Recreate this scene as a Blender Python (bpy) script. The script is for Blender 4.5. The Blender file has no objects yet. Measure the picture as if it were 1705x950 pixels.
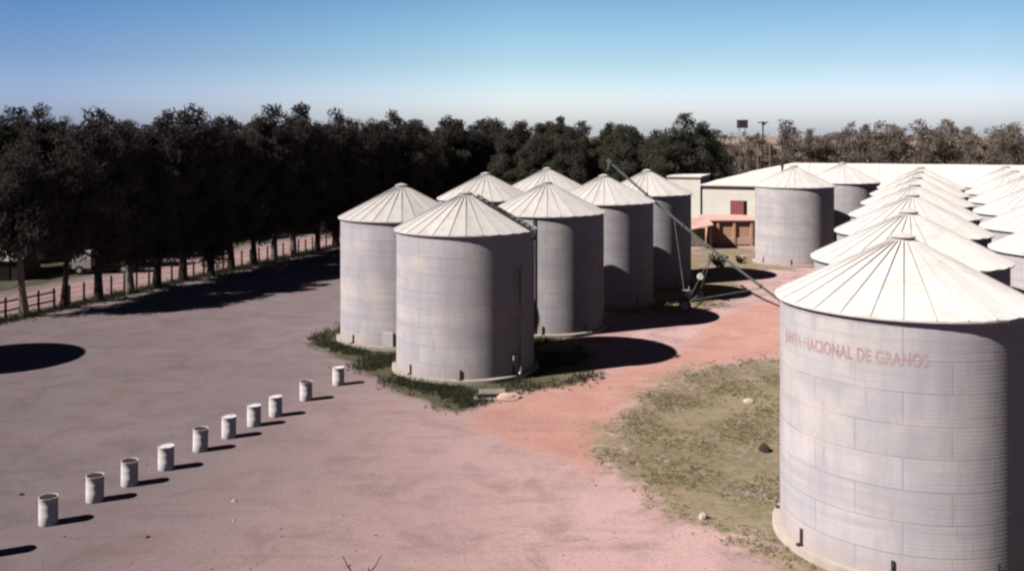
import bpy, math, random
import numpy as np
from mathutils import Vector, Matrix

random.seed(11)
rng = np.random.default_rng(11)
sc = bpy.context.scene
col = sc.collection
R_ = math.radians

# ------------------------------------------------------------------ camera
FPX, CX, YH, CAMH = 1600.0, 852.5, 220.8, 12.65     # measured: focal length in photo pixels, centre, horizon row, eye height
cam_d = bpy.data.cameras.new('camera')
cam_d.sensor_width = 36.0
cam_d.lens = 36.0 * FPX / 1705.0
cam_d.shift_y = -(475.0 - YH) / 1705.0
cam_d.clip_end = 6000
cam = bpy.data.objects.new('camera', cam_d)
cam.location = (0, 0, CAMH)
cam.rotation_euler = (R_(90), 0, 0)
col.objects.link(cam)
sc.camera = cam

# ------------------------------------------------------------------ sky and sun
SUN_AZ = 65.0          # shadows run towards this bearing (from +Y towards +X)
SUN_EL = 39.5
world = bpy.data.worlds.new('World')
sc.world = world
world.use_nodes = True
wt = world.node_tree
for n in list(wt.nodes): wt.nodes.remove(n)
wout = wt.nodes.new('ShaderNodeOutputWorld')
bg = wt.nodes.new('ShaderNodeBackground')
sky = wt.nodes.new('ShaderNodeTexSky')
sky.sky_type = 'NISHITA'
sky.sun_disc = False
sky.sun_elevation = R_(SUN_EL)
sky.sun_rotation = R_(SUN_AZ + 180)
sky.air_density = 1.0
sky.dust_density = 1.0
sky.ozone_density = 1.0
wtc = wt.nodes.new('ShaderNodeTexCoord')
wsep = wt.nodes.new('ShaderNodeSeparateXYZ')
wt.links.new(wtc.outputs['Generated'], wsep.inputs[0])
def wramp(src, stops):
    n = wt.nodes.new('ShaderNodeValToRGB'); cr = n.color_ramp
    cr.elements[0].position = stops[0][0]; cr.elements[0].color = (*stops[0][1], 1)
    cr.elements[1].position = stops[-1][0]; cr.elements[1].color = (*stops[-1][1], 1)
    for p, c in stops[1:-1]:
        e = cr.elements.new(p); e.color = (*c, 1)
    wt.links.new(src, n.inputs[0]); return n.outputs[0]
def wmulc(a, b):
    n = wt.nodes.new('ShaderNodeMix'); n.data_type = 'RGBA'; n.blend_type = 'MULTIPLY'
    n.inputs[0].default_value = 1.0
    wt.links.new(a, n.inputs[6]); wt.links.new(b, n.inputs[7]); return n.outputs[2]
def wrange(src):                                        # -1..1 to 0..1
    n = wt.nodes.new('ShaderNodeMapRange'); n.inputs[1].default_value = -1; n.inputs[2].default_value = 1
    wt.links.new(src, n.inputs[0]); return n.outputs[0]
# pale at the horizon, soon blue above; duller to the left; deep blue overhead
by_height = wramp(wsep.outputs['Z'], [(0.0, (1.85, 1.94, 2.55)), (0.035, (1.68, 1.80, 2.32)), (0.072, (1.16, 1.38, 1.66)), (0.125, (0.82, 1.13, 1.38)),
                  (0.20, (0.38, 0.66, 1.0)), (0.32, (0.10, 0.17, 0.33)), (0.6, (0.03, 0.045, 0.10)), (1.0, (0.02, 0.03, 0.08))])
by_side = wramp(wrange(wsep.outputs['X']), [(0.0, (0.25, 0.30, 0.45)), (0.28, (0.48, 0.55, 0.78)), (0.42, (0.82, 0.86, 0.94)), (0.50, (1, 1, 1)), (0.72, (0.84, 0.84, 0.88)), (0.85, (0.5, 0.5, 0.55)), (1.0, (0.3, 0.3, 0.35))])
by_depth = wramp(wrange(wsep.outputs['Y']), [(0.0, (0.25, 0.25, 0.3)), (0.5, (0.3, 0.3, 0.36)), (0.90, (1, 1, 1)), (1.0, (1, 1, 1))])
wt.links.new(wmulc(wmulc(wmulc(sky.outputs[0], by_height), by_side), by_depth), bg.inputs['Color'])
bg.inputs['Strength'].default_value = 0.084
wt.links.new(bg.outputs[0], wout.inputs[0])

sun_d = bpy.data.lights.new('sun', 'SUN')
sun_d.energy = 5.0
sun_d.angle = R_(0.5)
sun_d.color = (1.0, 0.94, 0.885)
sun = bpy.data.objects.new('sun', sun_d)
sdir = Vector((math.sin(R_(SUN_AZ)) * math.cos(R_(SUN_EL)), math.cos(R_(SUN_AZ)) * math.cos(R_(SUN_EL)), -math.sin(R_(SUN_EL))))
sun.rotation_euler = sdir.to_track_quat('-Z', 'Y').to_euler()
sun.location = (-40, -20, 60)
col.objects.link(sun)

sc.render.engine = 'CYCLES'
sc.view_settings.view_transform = 'Standard'
sc.view_settings.look = 'None'
sc.view_settings.exposure = 0.25
sc.view_settings.gamma = 1.0
sc.cycles.filter_width = 2.4            # the photo is a soft old print
sc.cycles.max_bounces = 6
sc.cycles.diffuse_bounces = 2
sc.cycles.sample_clamp_indirect = 0.035
sc.cycles.glossy_bounces = 2
sc.cycles.transmission_bounces = 2
sc.cycles.use_denoising = True

# ------------------------------------------------------------------ helpers
def G(px, py, z=0.0):
    """Point at height z that the photograph shows at this pixel."""
    Y = FPX * (CAMH - z) / (py - YH)
    return ((px - CX) * Y / FPX, Y)

def tag(o, label=None, cat=None, group=None, kind=None):
    if label: o['label'] = label
    if cat: o['category'] = cat
    if group: o['group'] = group
    if kind: o['kind'] = kind
    return o

def empty(name, loc=(0, 0, 0), rz=0.0):
    o = bpy.data.objects.new(name, None)
    o.empty_display_size = 0.3
    o.location = loc
    o.rotation_euler = (0, 0, rz)
    col.objects.link(o)
    return o

class MB:
    """Collects vertices and faces, then becomes one mesh object."""
    def __init__(s):
        s.v = []; s.f = []
    def add(s, vs, fs):
        b = len(s.v)
        s.v.extend([tuple(p) for p in vs])
        s.f.extend([tuple(b + i for i in f) for f in fs])
    def box(s, c, d, rz=0.0, m=None):
        hx, hy, hz = d[0] / 2, d[1] / 2, d[2] / 2
        vs = [Vector((x * hx, y * hy, z * hz)) for z in (-1, 1) for y in (-1, 1) for x in (-1, 1)]
        M = Matrix.Translation(c) @ (m if m else Matrix.Rotation(rz, 4, 'Z'))
        s.add([M @ p for p in vs], [(0, 2, 3, 1), (4, 5, 7, 6), (0, 1, 5, 4), (2, 6, 7, 3), (0, 4, 6, 2), (1, 3, 7, 5)])
    def bar(s, a, b, w, h=None):
        a = Vector(a); b = Vector(b); d = b - a
        q = d.to_track_quat('Z', 'Y').to_matrix().to_4x4()
        s.box((a + b) / 2, (w, h or w, d.length), m=q)
    def tube(s, pts, rad, n=8, cap=True):
        pts = [Vector(p) for p in pts]
        if not hasattr(rad, '__len__'): rad = [rad] * len(pts)
        vs = []; fs = []
        for i, p in enumerate(pts):
            d = (pts[min(i + 1, len(pts) - 1)] - pts[max(i - 1, 0)]).normalized()
            q = d.to_track_quat('Z', 'Y')
            for k in range(n):
                t = 2 * math.pi * k / n
                vs.append(p + q @ Vector((rad[i] * math.cos(t), rad[i] * math.sin(t), 0)))
        for i in range(len(pts) - 1):
            for k in range(n):
                k2 = (k + 1) % n
                fs.append((i * n + k, i * n + k2, (i + 1) * n + k2, (i + 1) * n + k))
        if cap:
            fs.append(tuple(range(n - 1, -1, -1)))
            fs.append(tuple((len(pts) - 1) * n + k for k in range(n)))
        s.add(vs, fs)
    def lathe(s, prof, n=48, c=(0, 0, 0), cap0=False, cap1=False):
        vs = []; fs = []
        for r, z in prof:
            for k in range(n):
                t = 2 * math.pi * k / n
                vs.append((c[0] + r * math.cos(t), c[1] + r * math.sin(t), c[2] + z))
        for i in range(len(prof) - 1):
            for k in range(n):
                k2 = (k + 1) % n
                fs.append((i * n + k, i * n + k2, (i + 1) * n + k2, (i + 1) * n + k))
        if cap0: fs.append(tuple(range(n - 1, -1, -1)))
        if cap1: fs.append(tuple((len(prof) - 1) * n + k for k in range(n)))
        s.add(vs, fs)
    def build(s, name, mat, parent=None, smooth=False, angle=35):
        me = bpy.data.meshes.new(name)
        me.from_pydata(s.v, [], s.f)
        if smooth:
            me.polygons.foreach_set('use_smooth', [True] * len(me.polygons))
            me.set_sharp_from_angle(angle=R_(angle))
        me.materials.append(mat)
        o = bpy.data.objects.new(name, me)
        col.objects.link(o)
        if parent: o.parent = parent
        return o

def dup(root):
    """Copy of a thing with copies of its parts and sub-parts."""
    r = root.copy(); col.objects.link(r)
    for ch in list(root.children):
        c = ch.copy(); col.objects.link(c); c.parent = r
        for g in list(ch.children):
            d = g.copy(); col.objects.link(d); d.parent = c
    return r

ORD = ['first', 'second', 'third', 'fourth', 'fifth', 'sixth', 'seventh', 'eighth', 'ninth', 'tenth', 'eleventh', 'twelfth',
       'thirteenth', 'fourteenth', 'fifteenth', 'sixteenth', 'seventeenth', 'eighteenth', 'nineteenth', 'twentieth']

# ------------------------------------------------------------------ materials
def newmat(name, rough=0.8, spec=0.25, metal=0.0):
    m = bpy.data.materials.new(name)
    m.use_nodes = True
    b = m.node_tree.nodes['Principled BSDF']
    b.inputs['Roughness'].default_value = rough
    b.inputs['Specular IOR Level'].default_value = spec
    b.inputs['Metallic'].default_value = metal
    b.inputs['Diffuse Roughness'].default_value = 1.0
    return m, m.node_tree, b

def mixc(t, fac, a, b, blend='MIX'):
    n = t.nodes.new('ShaderNodeMix'); n.data_type = 'RGBA'; n.blend_type = blend
    for key, v in (('Factor', fac), ('A', a), ('B', b)):
        s = n.inputs[key] if key != 'Factor' else n.inputs[0]
        if key == 'A': s = n.inputs[6]
        if key == 'B': s = n.inputs[7]
        if isinstance(v, (int, float)): s.default_value = v
        elif isinstance(v, tuple): s.default_value = (*v, 1)
        else: t.links.new(v, s)
    return n.outputs[2]

def noise(t, vec, scale, detail=4, rough=0.55, dist=0.0):
    n = t.nodes.new('ShaderNodeTexNoise')
    n.inputs['Scale'].default_value = scale
    n.inputs['Detail'].default_value = detail
    n.inputs['Roughness'].default_value = rough
    n.inputs['Distortion'].default_value = dist
    if vec is not None: t.links.new(vec, n.inputs['Vector'])
    return n.outputs['Fac']

def mrange(t, v, a, b, c=0.0, d=1.0, smooth=False):
    n = t.nodes.new('ShaderNodeMapRange')
    if smooth: n.interpolation_type = 'SMOOTHSTEP'
    t.links.new(v, n.inputs[0])
    n.inputs[1].default_value = a; n.inputs[2].default_value = b
    n.inputs[3].default_value = c; n.inputs[4].default_value = d
    return n.outputs[0]

def math_(t, op, a, b=None):
    n = t.nodes.new('ShaderNodeMath'); n.operation = op
    for i, v in enumerate((a, b)):
        if v is None: continue
        if isinstance(v, (int, float)): n.inputs[i].default_value = v
        else: t.links.new(v, n.inputs[i])
    return n.outputs[0]

def bump(t, b, h, strength, dist):
    n = t.nodes.new('ShaderNodeBump')
    n.inputs['Strength'].default_value = strength
    n.inputs['Distance'].default_value = dist
    t.links.new(h, n.inputs['Height'])
    t.links.new(n.outputs[0], b.inputs['Normal'])

def coord(t, kind='Object'):
    return t.nodes.new('ShaderNodeTexCoord').outputs[kind]

def simple(name, c, c2=None, scale=3.0, rough=0.8, spec=0.25, metal=0.0, bmp=0.0):
    m, t, b = newmat(name, rough, spec, metal)
    v = coord(t)
    f = noise(t, v, scale, 5)
    b_c = mixc(t, mrange(t, f, 0.3, 0.7), c, c2 or tuple(x * 0.75 for x in c))
    t.links.new(b_c, b.inputs['Base Color'])
    if bmp: bump(t, b, noise(t, v, scale * 6, 5), bmp, 0.02)
    return m

def silo_wall_mat():
    m, t, b = newmat('galvanised_wall', 0.6, 0.2, 0.0); b.inputs['Diffuse Roughness'].default_value = 0.35
    v = coord(t)
    sep = t.nodes.new('ShaderNodeSeparateXYZ'); t.links.new(v, sep.inputs[0])
    th = math_(t, 'MULTIPLY', math_(t, 'ARCTAN2', sep.outputs[0], math_(t, 'MULTIPLY', sep.outputs[1], -1.0)), 3.78)
    cmb = t.nodes.new('ShaderNodeCombineXYZ')
    t.links.new(th, cmb.inputs[0]); t.links.new(sep.outputs[2], cmb.inputs[1])
    br = t.nodes.new('ShaderNodeTexBrick')
    t.links.new(cmb.outputs[0], br.inputs['Vector'])
    br.offset = 0.5; br.squash = 1.0
    br.inputs['Scale'].default_value = 1.0
    br.inputs['Brick Width'].default_value = 2.639
    br.inputs['Row Height'].default_value = 0.905
    br.inputs['Mortar Size'].default_value = 0.018
    br.inputs['Mortar Smooth'].default_value = 0.3
    br.inputs['Bias'].default_value = 0.0
    br.inputs['Color1'].default_value = (0.61, 0.575, 0.60, 1)
    br.inputs['Color2'].default_value = (0.52, 0.50, 0.53, 1)
    br.inputs['Mortar'].default_value = (0.33, 0.30, 0.33, 1)
    oi = t.nodes.new('ShaderNodeObjectInfo')
    cmb2 = t.nodes.new('ShaderNodeCombineXYZ')             # streaks: stretched along the height, shifted per silo
    t.links.new(th, cmb2.inputs[0])
    t.links.new(math_(t, 'MULTIPLY', sep.outputs[2], 0.16), cmb2.inputs[1])
    t.links.new(math_(t, 'MULTIPLY', oi.outputs['Random'], 40.0), cmb2.inputs[2])
    st = noise(t, cmb2.outputs[0], 1.6, 6, 0.65)
    cmb3 = t.nodes.new('ShaderNodeCombineXYZ')
    t.links.new(th, cmb3.inputs[0]); t.links.new(sep.outputs[2], cmb3.inputs[1])
    t.links.new(math_(t, 'MULTIPLY', oi.outputs['Random'], 23.0), cmb3.inputs[2])
    bl = noise(t, cmb3.outputs[0], 0.5, 4, 0.55)
    fine = noise(t, cmb3.outputs[0], 7.0, 5, 0.7)
    c = mixc(t, mrange(t, st, 0.38, 0.72, 0.0, 0.75), br.outputs['Color'], (0.42, 0.39, 0.42))
    c = mixc(t, mrange(t, bl, 0.47, 0.68, 0.0, 0.7), c, (0.70, 0.62, 0.57))
    c = mixc(t, mrange(t, fine, 0.35, 0.75, 0.0, 0.3), c, (0.40, 0.375, 0.41))
    cm4 = t.nodes.new('ShaderNodeCombineXYZ')             # level bands of dirt held by the corrugation
    t.links.new(math_(t, 'MULTIPLY', th, 0.12), cm4.inputs[0]); t.links.new(math_(t, 'MULTIPLY', sep.outputs[2], 2.2), cm4.inputs[1]); t.links.new(math_(t, 'MULTIPLY', oi.outputs['Random'], 17.0), cm4.inputs[2])
    bd = noise(t, cm4.outputs[0], 1.3, 5, 0.7)
    c = mixc(t, mrange(t, bd, 0.48, 0.72, 0.0, 0.65), c, (0.41, 0.37, 0.40))
    rn = noise(t, cmb2.outputs[0], 4.5, 4, 0.6)
    c = mixc(t, math_(t, 'MULTIPLY', mrange(t, rn, 0.60, 0.74, 0.0, 0.5), mrange(t, bl, 0.35, 0.6)), c, (0.36, 0.23, 0.17))
    low = math_(t, 'ADD', sep.outputs[2], math_(t, 'MULTIPLY', fine, 0.8))
    c = mixc(t, mrange(t, low, 0.55, 1.5, 0.45, 0.0), c, (0.50, 0.36, 0.31))     # red dust splashed on the lowest ring
    t.links.new(c, b.inputs['Base Color'])
    t.links.new(mrange(t, fine, 0.2, 0.8, 0.42, 0.62), b.inputs['Roughness'])
    wv = math_(t, 'SINE', math_(t, 'MULTIPLY', sep.outputs[2], 2 * math.pi / 0.113))
    h = math_(t, 'ADD', math_(t, 'MULTIPLY', wv, 0.35), math_(t, 'MULTIPLY', br.outputs['Fac'], -0.8))
    h = math_(t, 'ADD', h, math_(t, 'MULTIPLY', bl, 1.2))
    bump(t, b, h, 0.09, 0.02)
    return m

def silo_roof_mat():
    m, t, b = newmat('pale_roof_steel', 0.5, 0.3, 0.0)
    v = coord(t)
    oi = t.nodes.new('ShaderNodeObjectInfo')
    ad = t.nodes.new('ShaderNodeVectorMath'); ad.operation = 'ADD'
    cmb = t.nodes.new('ShaderNodeCombineXYZ')
    t.links.new(math_(t, 'MULTIPLY', oi.outputs['Random'], 60.0), cmb.inputs[2])
    t.links.new(v, ad.inputs[0]); t.links.new(cmb.outputs[0], ad.inputs[1])
    n1 = noise(t, ad.outputs[0], 1.1, 6, 0.65)
    sep = t.nodes.new('ShaderNodeSeparateXYZ'); t.links.new(v, sep.inputs[0])
    ang = math_(t, 'ARCTAN2', sep.outputs[1], sep.outputs[0])
    seg = math_(t, 'FLOOR', math_(t, 'MULTIPLY', ang, 28 / (2 * math.pi)))
    wn = t.nodes.new('ShaderNodeTexWhiteNoise'); wn.noise_dimensions = '2D'
    cw = t.nodes.new('ShaderNodeCombineXYZ')
    t.links.new(seg, cw.inputs[0]); t.links.new(oi.outputs['Random'], cw.inputs[1])
    t.links.new(cw.outputs[0], wn.inputs['Vector'])
    c = mixc(t, wn.outputs['Value'], (0.82, 0.785, 0.755), (0.71, 0.68, 0.66))
    c = mixc(t, mrange(t, n1, 0.48, 0.78, 0.0, 0.5), c, (0.50, 0.43, 0.39))
    n2 = noise(t, ad.outputs[0], 5.0, 5, 0.7)
    c = mixc(t, mrange(t, n2, 0.55, 0.75, 0.0, 0.45), c, (0.44, 0.36, 0.32))
    t.links.new(c, b.inputs['Base Color'])
    return m

def ground_mat():
    m, t, b = newmat('yard_ground', 0.95, 0.12)
    pos = t.nodes.new('ShaderNodeNewGeometry').outputs['Position']
    at = t.nodes.new('ShaderNodeAttribute'); at.attribute_name = 'cover'
    sp = t.nodes.new('ShaderNodeSeparateColor'); t.links.new(at.outputs['Color'], sp.inputs[0])
    big = noise(t, pos, 0.09, 5, 0.6)
    mid = noise(t, pos, 0.45, 6, 0.65, 0.6)
    fin = noise(t, pos, 3.2, 6, 0.7)
    grit = noise(t, pos, 22.0, 4, 0.75)
    # bare yard: grey-mauve hard ground, pinker dust to the right
    yard = mixc(t, mrange(t, big, 0.3, 0.7), (0.262, 0.210, 0.226), (0.325, 0.260, 0.272))
    pink = mixc(t, mrange(t, big, 0.3, 0.7), (0.51, 0.345, 0.335), (0.62, 0.41, 0.395))
    dust = math_(t, 'ADD', sp.outputs[2], math_(t, 'MULTIPLY', math_(t, 'SUBTRACT', mid, 0.5), 0.7))
    c = mixc(t, mrange(t, dust, 0.15, 0.95), yard, pink)
    c = mixc(t, mrange(t, mid, 0.46, 0.70, 0.0, 0.50), c, (0.155, 0.112, 0.130))
    c = mixc(t, mrange(t, noise(t, pos, 0.22, 6, 0.7, 1.2), 0.56, 0.70, 0.0, 0.35), c, (0.33, 0.20, 0.185))
    # red earth
    red = mixc(t, mrange(t, mid, 0.3, 0.7), (0.47, 0.235, 0.20), (0.60, 0.355, 0.305))
    red = mixc(t, mrange(t, fin, 0.5, 0.75, 0.0, 0.5), red, (0.36, 0.23, 0.175))
    rm = math_(t, 'ADD', sp.outputs[1], math_(t, 'MULTIPLY', math_(t, 'SUBTRACT', mid, 0.5), 1.1))
    rm = math_(t, 'ADD', rm, math_(t, 'MULTIPLY', math_(t, 'SUBTRACT', fin, 0.5), 0.5))
    c = mixc(t, mrange(t, rm, 0.35, 0.72), c, red)
    # worn streaks, darker damp patches and gravel on the yard
    mp = t.nodes.new('ShaderNodeMapping'); mp.inputs['Rotation'].default_value = (0, 0, 0.5); mp.inputs['Scale'].default_value = (0.16, 1.0, 1.0)
    t.links.new(pos, mp.inputs['Vector'])
    stk = noise(t, mp.outputs[0], 0.9, 6, 0.7, 0.4)
    c = mixc(t, mrange(t, stk, 0.52, 0.75, 0.0, 0.38), c, (0.165, 0.118, 0.128))
    c = mixc(t, mrange(t, stk, 0.28, 0.42, 0.2, 0.0), c, (0.42, 0.315, 0.315))
    spk = noise(t, pos, 9.0, 4, 0.8)
    c = mixc(t, mrange(t, spk, 0.54, 0.68, 0.0, 0.7), c, (0.12, 0.085, 0.092))
    # thin dry grass cover, greener on verges, with shade painted dark green beyond the track
    pat = noise(t, pos, 0.28, 6, 0.7, 0.8)
    gr = mixc(t, mrange(t, pat, 0.42, 0.58), (0.110, 0.128, 0.060), (0.33, 0.265, 0.175))
    gr = mixc(t, mrange(t, mid, 0.42, 0.66, 0.0, 0.7), gr, (0.40, 0.265, 0.205))
    gr = mixc(t, mrange(t, fin, 0.35, 0.72, 0.0, 0.7), gr, (0.130, 0.138, 0.072))
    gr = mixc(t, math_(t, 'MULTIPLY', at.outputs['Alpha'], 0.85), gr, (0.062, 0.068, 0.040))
    gm = math_(t, 'ADD', sp.outputs[0], math_(t, 'MULTIPLY', math_(t, 'SUBTRACT', mid, 0.5), 1.5))
    gm = math_(t, 'ADD', gm, math_(t, 'MULTIPLY', math_(t, 'SUBTRACT', pat, 0.5), 2.4))
    gm = math_(t, 'ADD', gm, math_(t, 'MULTIPLY', math_(t, 'SUBTRACT', fin, 0.5), 1.2))
    c = mixc(t, mrange(t, gm, 0.32, 0.80), c, gr)
    c = mixc(t, mrange(t, grit, 0.35, 0.8, 0.0, 0.35), c, (0.14, 0.10, 0.09))
    c = mixc(t, mrange(t, noise(t, pos, 5.5, 2, 0.5), 0.74, 0.78, 0.0, 0.45), c, (0.55, 0.44, 0.40))    # scattered pale pebbles
    t.links.new(c, b.inputs['Base Color'])
    h = math_(t, 'ADD', math_(t, 'MULTIPLY', fin, 0.6), math_(t, 'MULTIPLY', grit, 0.4))
    bump(t, b, h, 0.5, 0.06)
    return m

def leaf_mat(name, dark, mid_, light, scale=0.6):
    m, t, b = newmat(name, 0.75, 0.12)
    pos = t.nodes.new('ShaderNodeNewGeometry').outputs['Position']
    oi = t.nodes.new('ShaderNodeObjectInfo')
    f = noise(t, pos, scale, 3)
    c = mixc(t, mrange(t, f, 0.35, 0.65), dark, mid_)
    ge = t.nodes.new('ShaderNodeNewGeometry')
    c = mixc(t, mrange(t, ge.outputs['Random Per Island'], 0.55, 1.0, 0.0, 0.8), c, light)
    c = mixc(t, mrange(t, oi.outputs['Random'], 0.0, 1.0, 0.0, 0.35), c, tuple(x * 0.55 for x in mid_))
    t.links.new(c, b.inputs['Base Color'])
    tr = t.nodes.new('ShaderNodeBsdfTranslucent'); t.links.new(c, tr.inputs['Color'])      # thin leaves let light through
    ms = t.nodes.new('ShaderNodeMixShader'); ms.inputs[0].default_value = 0.4
    t.links.new(b.outputs[0], ms.inputs[1]); t.links.new(tr.outputs[0], ms.inputs[2])
    t.links.new(ms.outputs[0], t.nodes['Material Output'].inputs['Surface'])
    return m

M = {}
M['wall'] = silo_wall_mat()
M['roof'] = silo_roof_mat()
M['ground'] = ground_mat()
M['concrete'] = simple('pale_concrete', (0.54, 0.475, 0.42), (0.42, 0.365, 0.33), 2.0, 0.9, 0.15, bmp=0.2)
M['dark_metal'] = simple('dark_steel', (0.10, 0.085, 0.09), (0.06, 0.05, 0.055), 6, 0.6, 0.3, 0.4)
M['light_pipe'] = simple('galvanised_pipe', (0.56, 0.54, 0.55), (0.42, 0.40, 0.42), 5, 0.45, 0.4, 0.2)
M['cap'] = simple('cap_steel', (0.70, 0.65, 0.62), (0.58, 0.53, 0.51), 5, 0.55, 0.3)
M['lettering'] = simple('faded_red_paint', (0.45, 0.27, 0.275), (0.54, 0.42, 0.43), 1.5, 0.8, 0.1)
M['drum_white'] = simple('chalky_white_paint', (0.90, 0.86, 0.86), (0.82, 0.76, 0.76), 4, 0.8, 0.2, bmp=0.05)
M['drum_rust'] = simple('rusty_lid', (0.10, 0.06, 0.055), (0.05, 0.034, 0.036), 8, 0.9, 0.1)
M['leaf_dark'] = leaf_mat('dark_foliage', (0.080, 0.067, 0.067), (0.098, 0.084, 0.077), (0.125, 0.110, 0.094))
M['leaf_mid'] = leaf_mat('deep_green_foliage', (0.100, 0.096, 0.078), (0.130, 0.128, 0.094), (0.190, 0.180, 0.130))
M['leaf_olive'] = leaf_mat('olive_foliage', (0.20, 0.175, 0.145), (0.34, 0.29, 0.245), (0.54, 0.45, 0.39), 0.9)
M['leaf_green'] = leaf_mat('green_foliage', (0.030, 0.040, 0.018), (0.050, 0.062, 0.026), (0.085, 0.09, 0.04), 1.5)
M['bark'] = simple('dark_bark', (0.075, 0.055, 0.048), (0.04, 0.03, 0.028), 4, 0.95, 0.1, bmp=0.4)
M['bark_pale'] = simple('pale_bark', (0.36, 0.30, 0.27), (0.16, 0.125, 0.11), 2.2, 0.9, 0.1, bmp=0.3)
M['post'] = simple('weathered_post', (0.075, 0.058, 0.055), (0.045, 0.035, 0.035), 5, 0.9, 0.1)
M['whitewash'] = simple('whitewashed_wall', (0.94, 0.91, 0.85), (0.86, 0.82, 0.75), 0.5, 0.9, 0.15, bmp=0.1)
M['shed_roof'] = simple('pale_sheet_roof', (0.84, 0.79, 0.73), (0.72, 0.66, 0.60), 0.4, 0.7, 0.2)
M['red_paint'] = simple('faded_red_shutter', (0.42, 0.14, 0.13), (0.34, 0.11, 0.11), 2, 0.8, 0.2)
M['pink_tile'] = simple('pink_tiles', (0.68, 0.44, 0.39), (0.58, 0.36, 0.32), 3, 0.9, 0.1)
M['dark_void'] = simple('dark_opening', (0.03, 0.024, 0.026), (0.02, 0.016, 0.018), 3, 0.9, 0.1)
M['auger_green'] = simple('grey_green_paint', (0.17, 0.19, 0.17), (0.11, 0.12, 0.115), 2, 0.6, 0.3)
M['auger_pale'] = simple('pale_worn_steel', (0.45, 0.42, 0.42), (0.30, 0.27, 0.27), 3, 0.55, 0.3)
M['rubber'] = simple('tyre_rubber', (0.03, 0.027, 0.027), (0.045, 0.04, 0.04), 8, 0.9, 0.15)
M['white_paint'] = simple('white_paint', (0.80, 0.76, 0.75), (0.70, 0.65, 0.64), 3, 0.6, 0.3)
M['car_red'] = simple('dull_red_paint', (0.22, 0.05, 0.06), (0.16, 0.04, 0.045), 3, 0.5, 0.4)
M['stone'] = simple('pale_stone', (0.66, 0.57, 0.50), (0.50, 0.42, 0.37), 4, 0.95, 0.1, bmp=0.4)
M['dark_stone'] = simple('dark_clod', (0.08, 0.055, 0.05), (0.05, 0.04, 0.035), 6, 0.95, 0.1)
M['sand'] = simple('pale_sand', (0.70, 0.50, 0.40), (0.60, 0.42, 0.34), 6, 0.95, 0.1, bmp=0.3)
M['twig'] = simple('dry_twig', (0.10, 0.07, 0.06), (0.06, 0.045, 0.04), 9, 0.9, 0.1)
M['grass'] = leaf_mat('dry_grass_blades', (0.24, 0.235, 0.12), (0.38, 0.33, 0.19), (0.55, 0.45, 0.30), 0.7)

M['grass_green'] = leaf_mat('green_grass_blades', (0.050, 0.062, 0.034), (0.080, 0.088, 0.048), (0.15, 0.14, 0.08), 0.7)

def brick_mat():
    m, t, b = newmat('orange_brick', 0.9, 0.12)
    v = coord(t)
    sep = t.nodes.new('ShaderNodeSeparateXYZ'); t.links.new(v, sep.inputs[0])
    cmb = t.nodes.new('ShaderNodeCombineXYZ')
    t.links.new(math_(t, 'ADD', sep.outputs[0], sep.outputs[1]), cmb.inputs[0]); t.links.new(sep.outputs[2], cmb.inputs[1])
    br = t.nodes.new('ShaderNodeTexBrick'); t.links.new(cmb.outputs[0], br.inputs['Vector'])
    br.inputs['Scale'].default_value = 1.0
    br.inputs['Brick Width'].default_value = 0.26; br.inputs['Row Height'].default_value = 0.085
    br.inputs['Mortar Size'].default_value = 0.008
    br.inputs['Color1'].default_value = (0.70, 0.40, 0.27, 1); br.inputs['Color2'].default_value = (0.62, 0.34, 0.23, 1)
    br.inputs['Mortar'].default_value = (0.45, 0.36, 0.30, 1)
    c = mixc(t, mrange(t, noise(t, v, 1.2, 5), 0.4, 0.7, 0.0, 0.5), br.outputs['Color'], (0.62, 0.42, 0.30))
    t.links.new(c, b.inputs['Base Color'])
    return m
M['brick'] = brick_mat()

# ------------------------------------------------------------------ ground
def poly_px(pts): return np.array([G(*p) for p in pts])

def signed(poly, X, Y):
    """Signed distance to a polygon, positive inside."""
    n = len(poly); inside = np.zeros(X.shape, bool); d = np.full(X.shape, 1e9)
    for i in range(n):
        x1, y1 = poly[i]; x2, y2 = poly[(i + 1) % n]
        dx, dy = x2 - x1, y2 - y1
        tt = np.clip(((X - x1) * dx + (Y - y1) * dy) / (dx * dx + dy * dy + 1e-12), 0, 1)
        d = np.minimum(d, np.hypot(X - x1 - tt * dx, Y - y1 - tt * dy))
        c = ((y1 > Y) != (y2 > Y))
        xi = x1 + (Y - y1) * dx / (dy if abs(dy) > 1e-9 else 1e-9)
        inside ^= c & (X < xi)
    return np.where(inside, d, -d)

GRASS_MAIN = poly_px([(1290, 592), (1180, 606), (1100, 634), (1052, 664), (1015, 700), (985, 745), (1010, 795), (1060, 818),
                      (1120, 848), (1195, 885), (1270, 925), (1350, 958), (1430, 1010), (1720, 1180), (2300, 1000), (2000, 640), (1500, 560)])
GRASS_VERGE = poly_px([(492, 578), (530, 583), (575, 605), (620, 632), (660, 655), (715, 674), (765, 690), (812, 672), (870, 652),
                       (960, 642), (1010, 622), (960, 560), (700, 480), (600, 520), (566, 545), (540, 552)])
GRASS_BACK = poly_px([(1000, 530), (1190, 520), (1260, 455), (1330, 452), (1262, 415), (1175, 404), (1120, 430), (1060, 470)])
RED = poly_px([(768, 688), (795, 716), (860, 742), (950, 772), (1022, 806), (1000, 760), (1030, 690), (1080, 645), (1180, 606), (1300, 592),
               (1420, 560), (1330, 500), (1250, 508), (1190, 530), (1120, 590), (1010, 622), (870, 655)])

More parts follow.
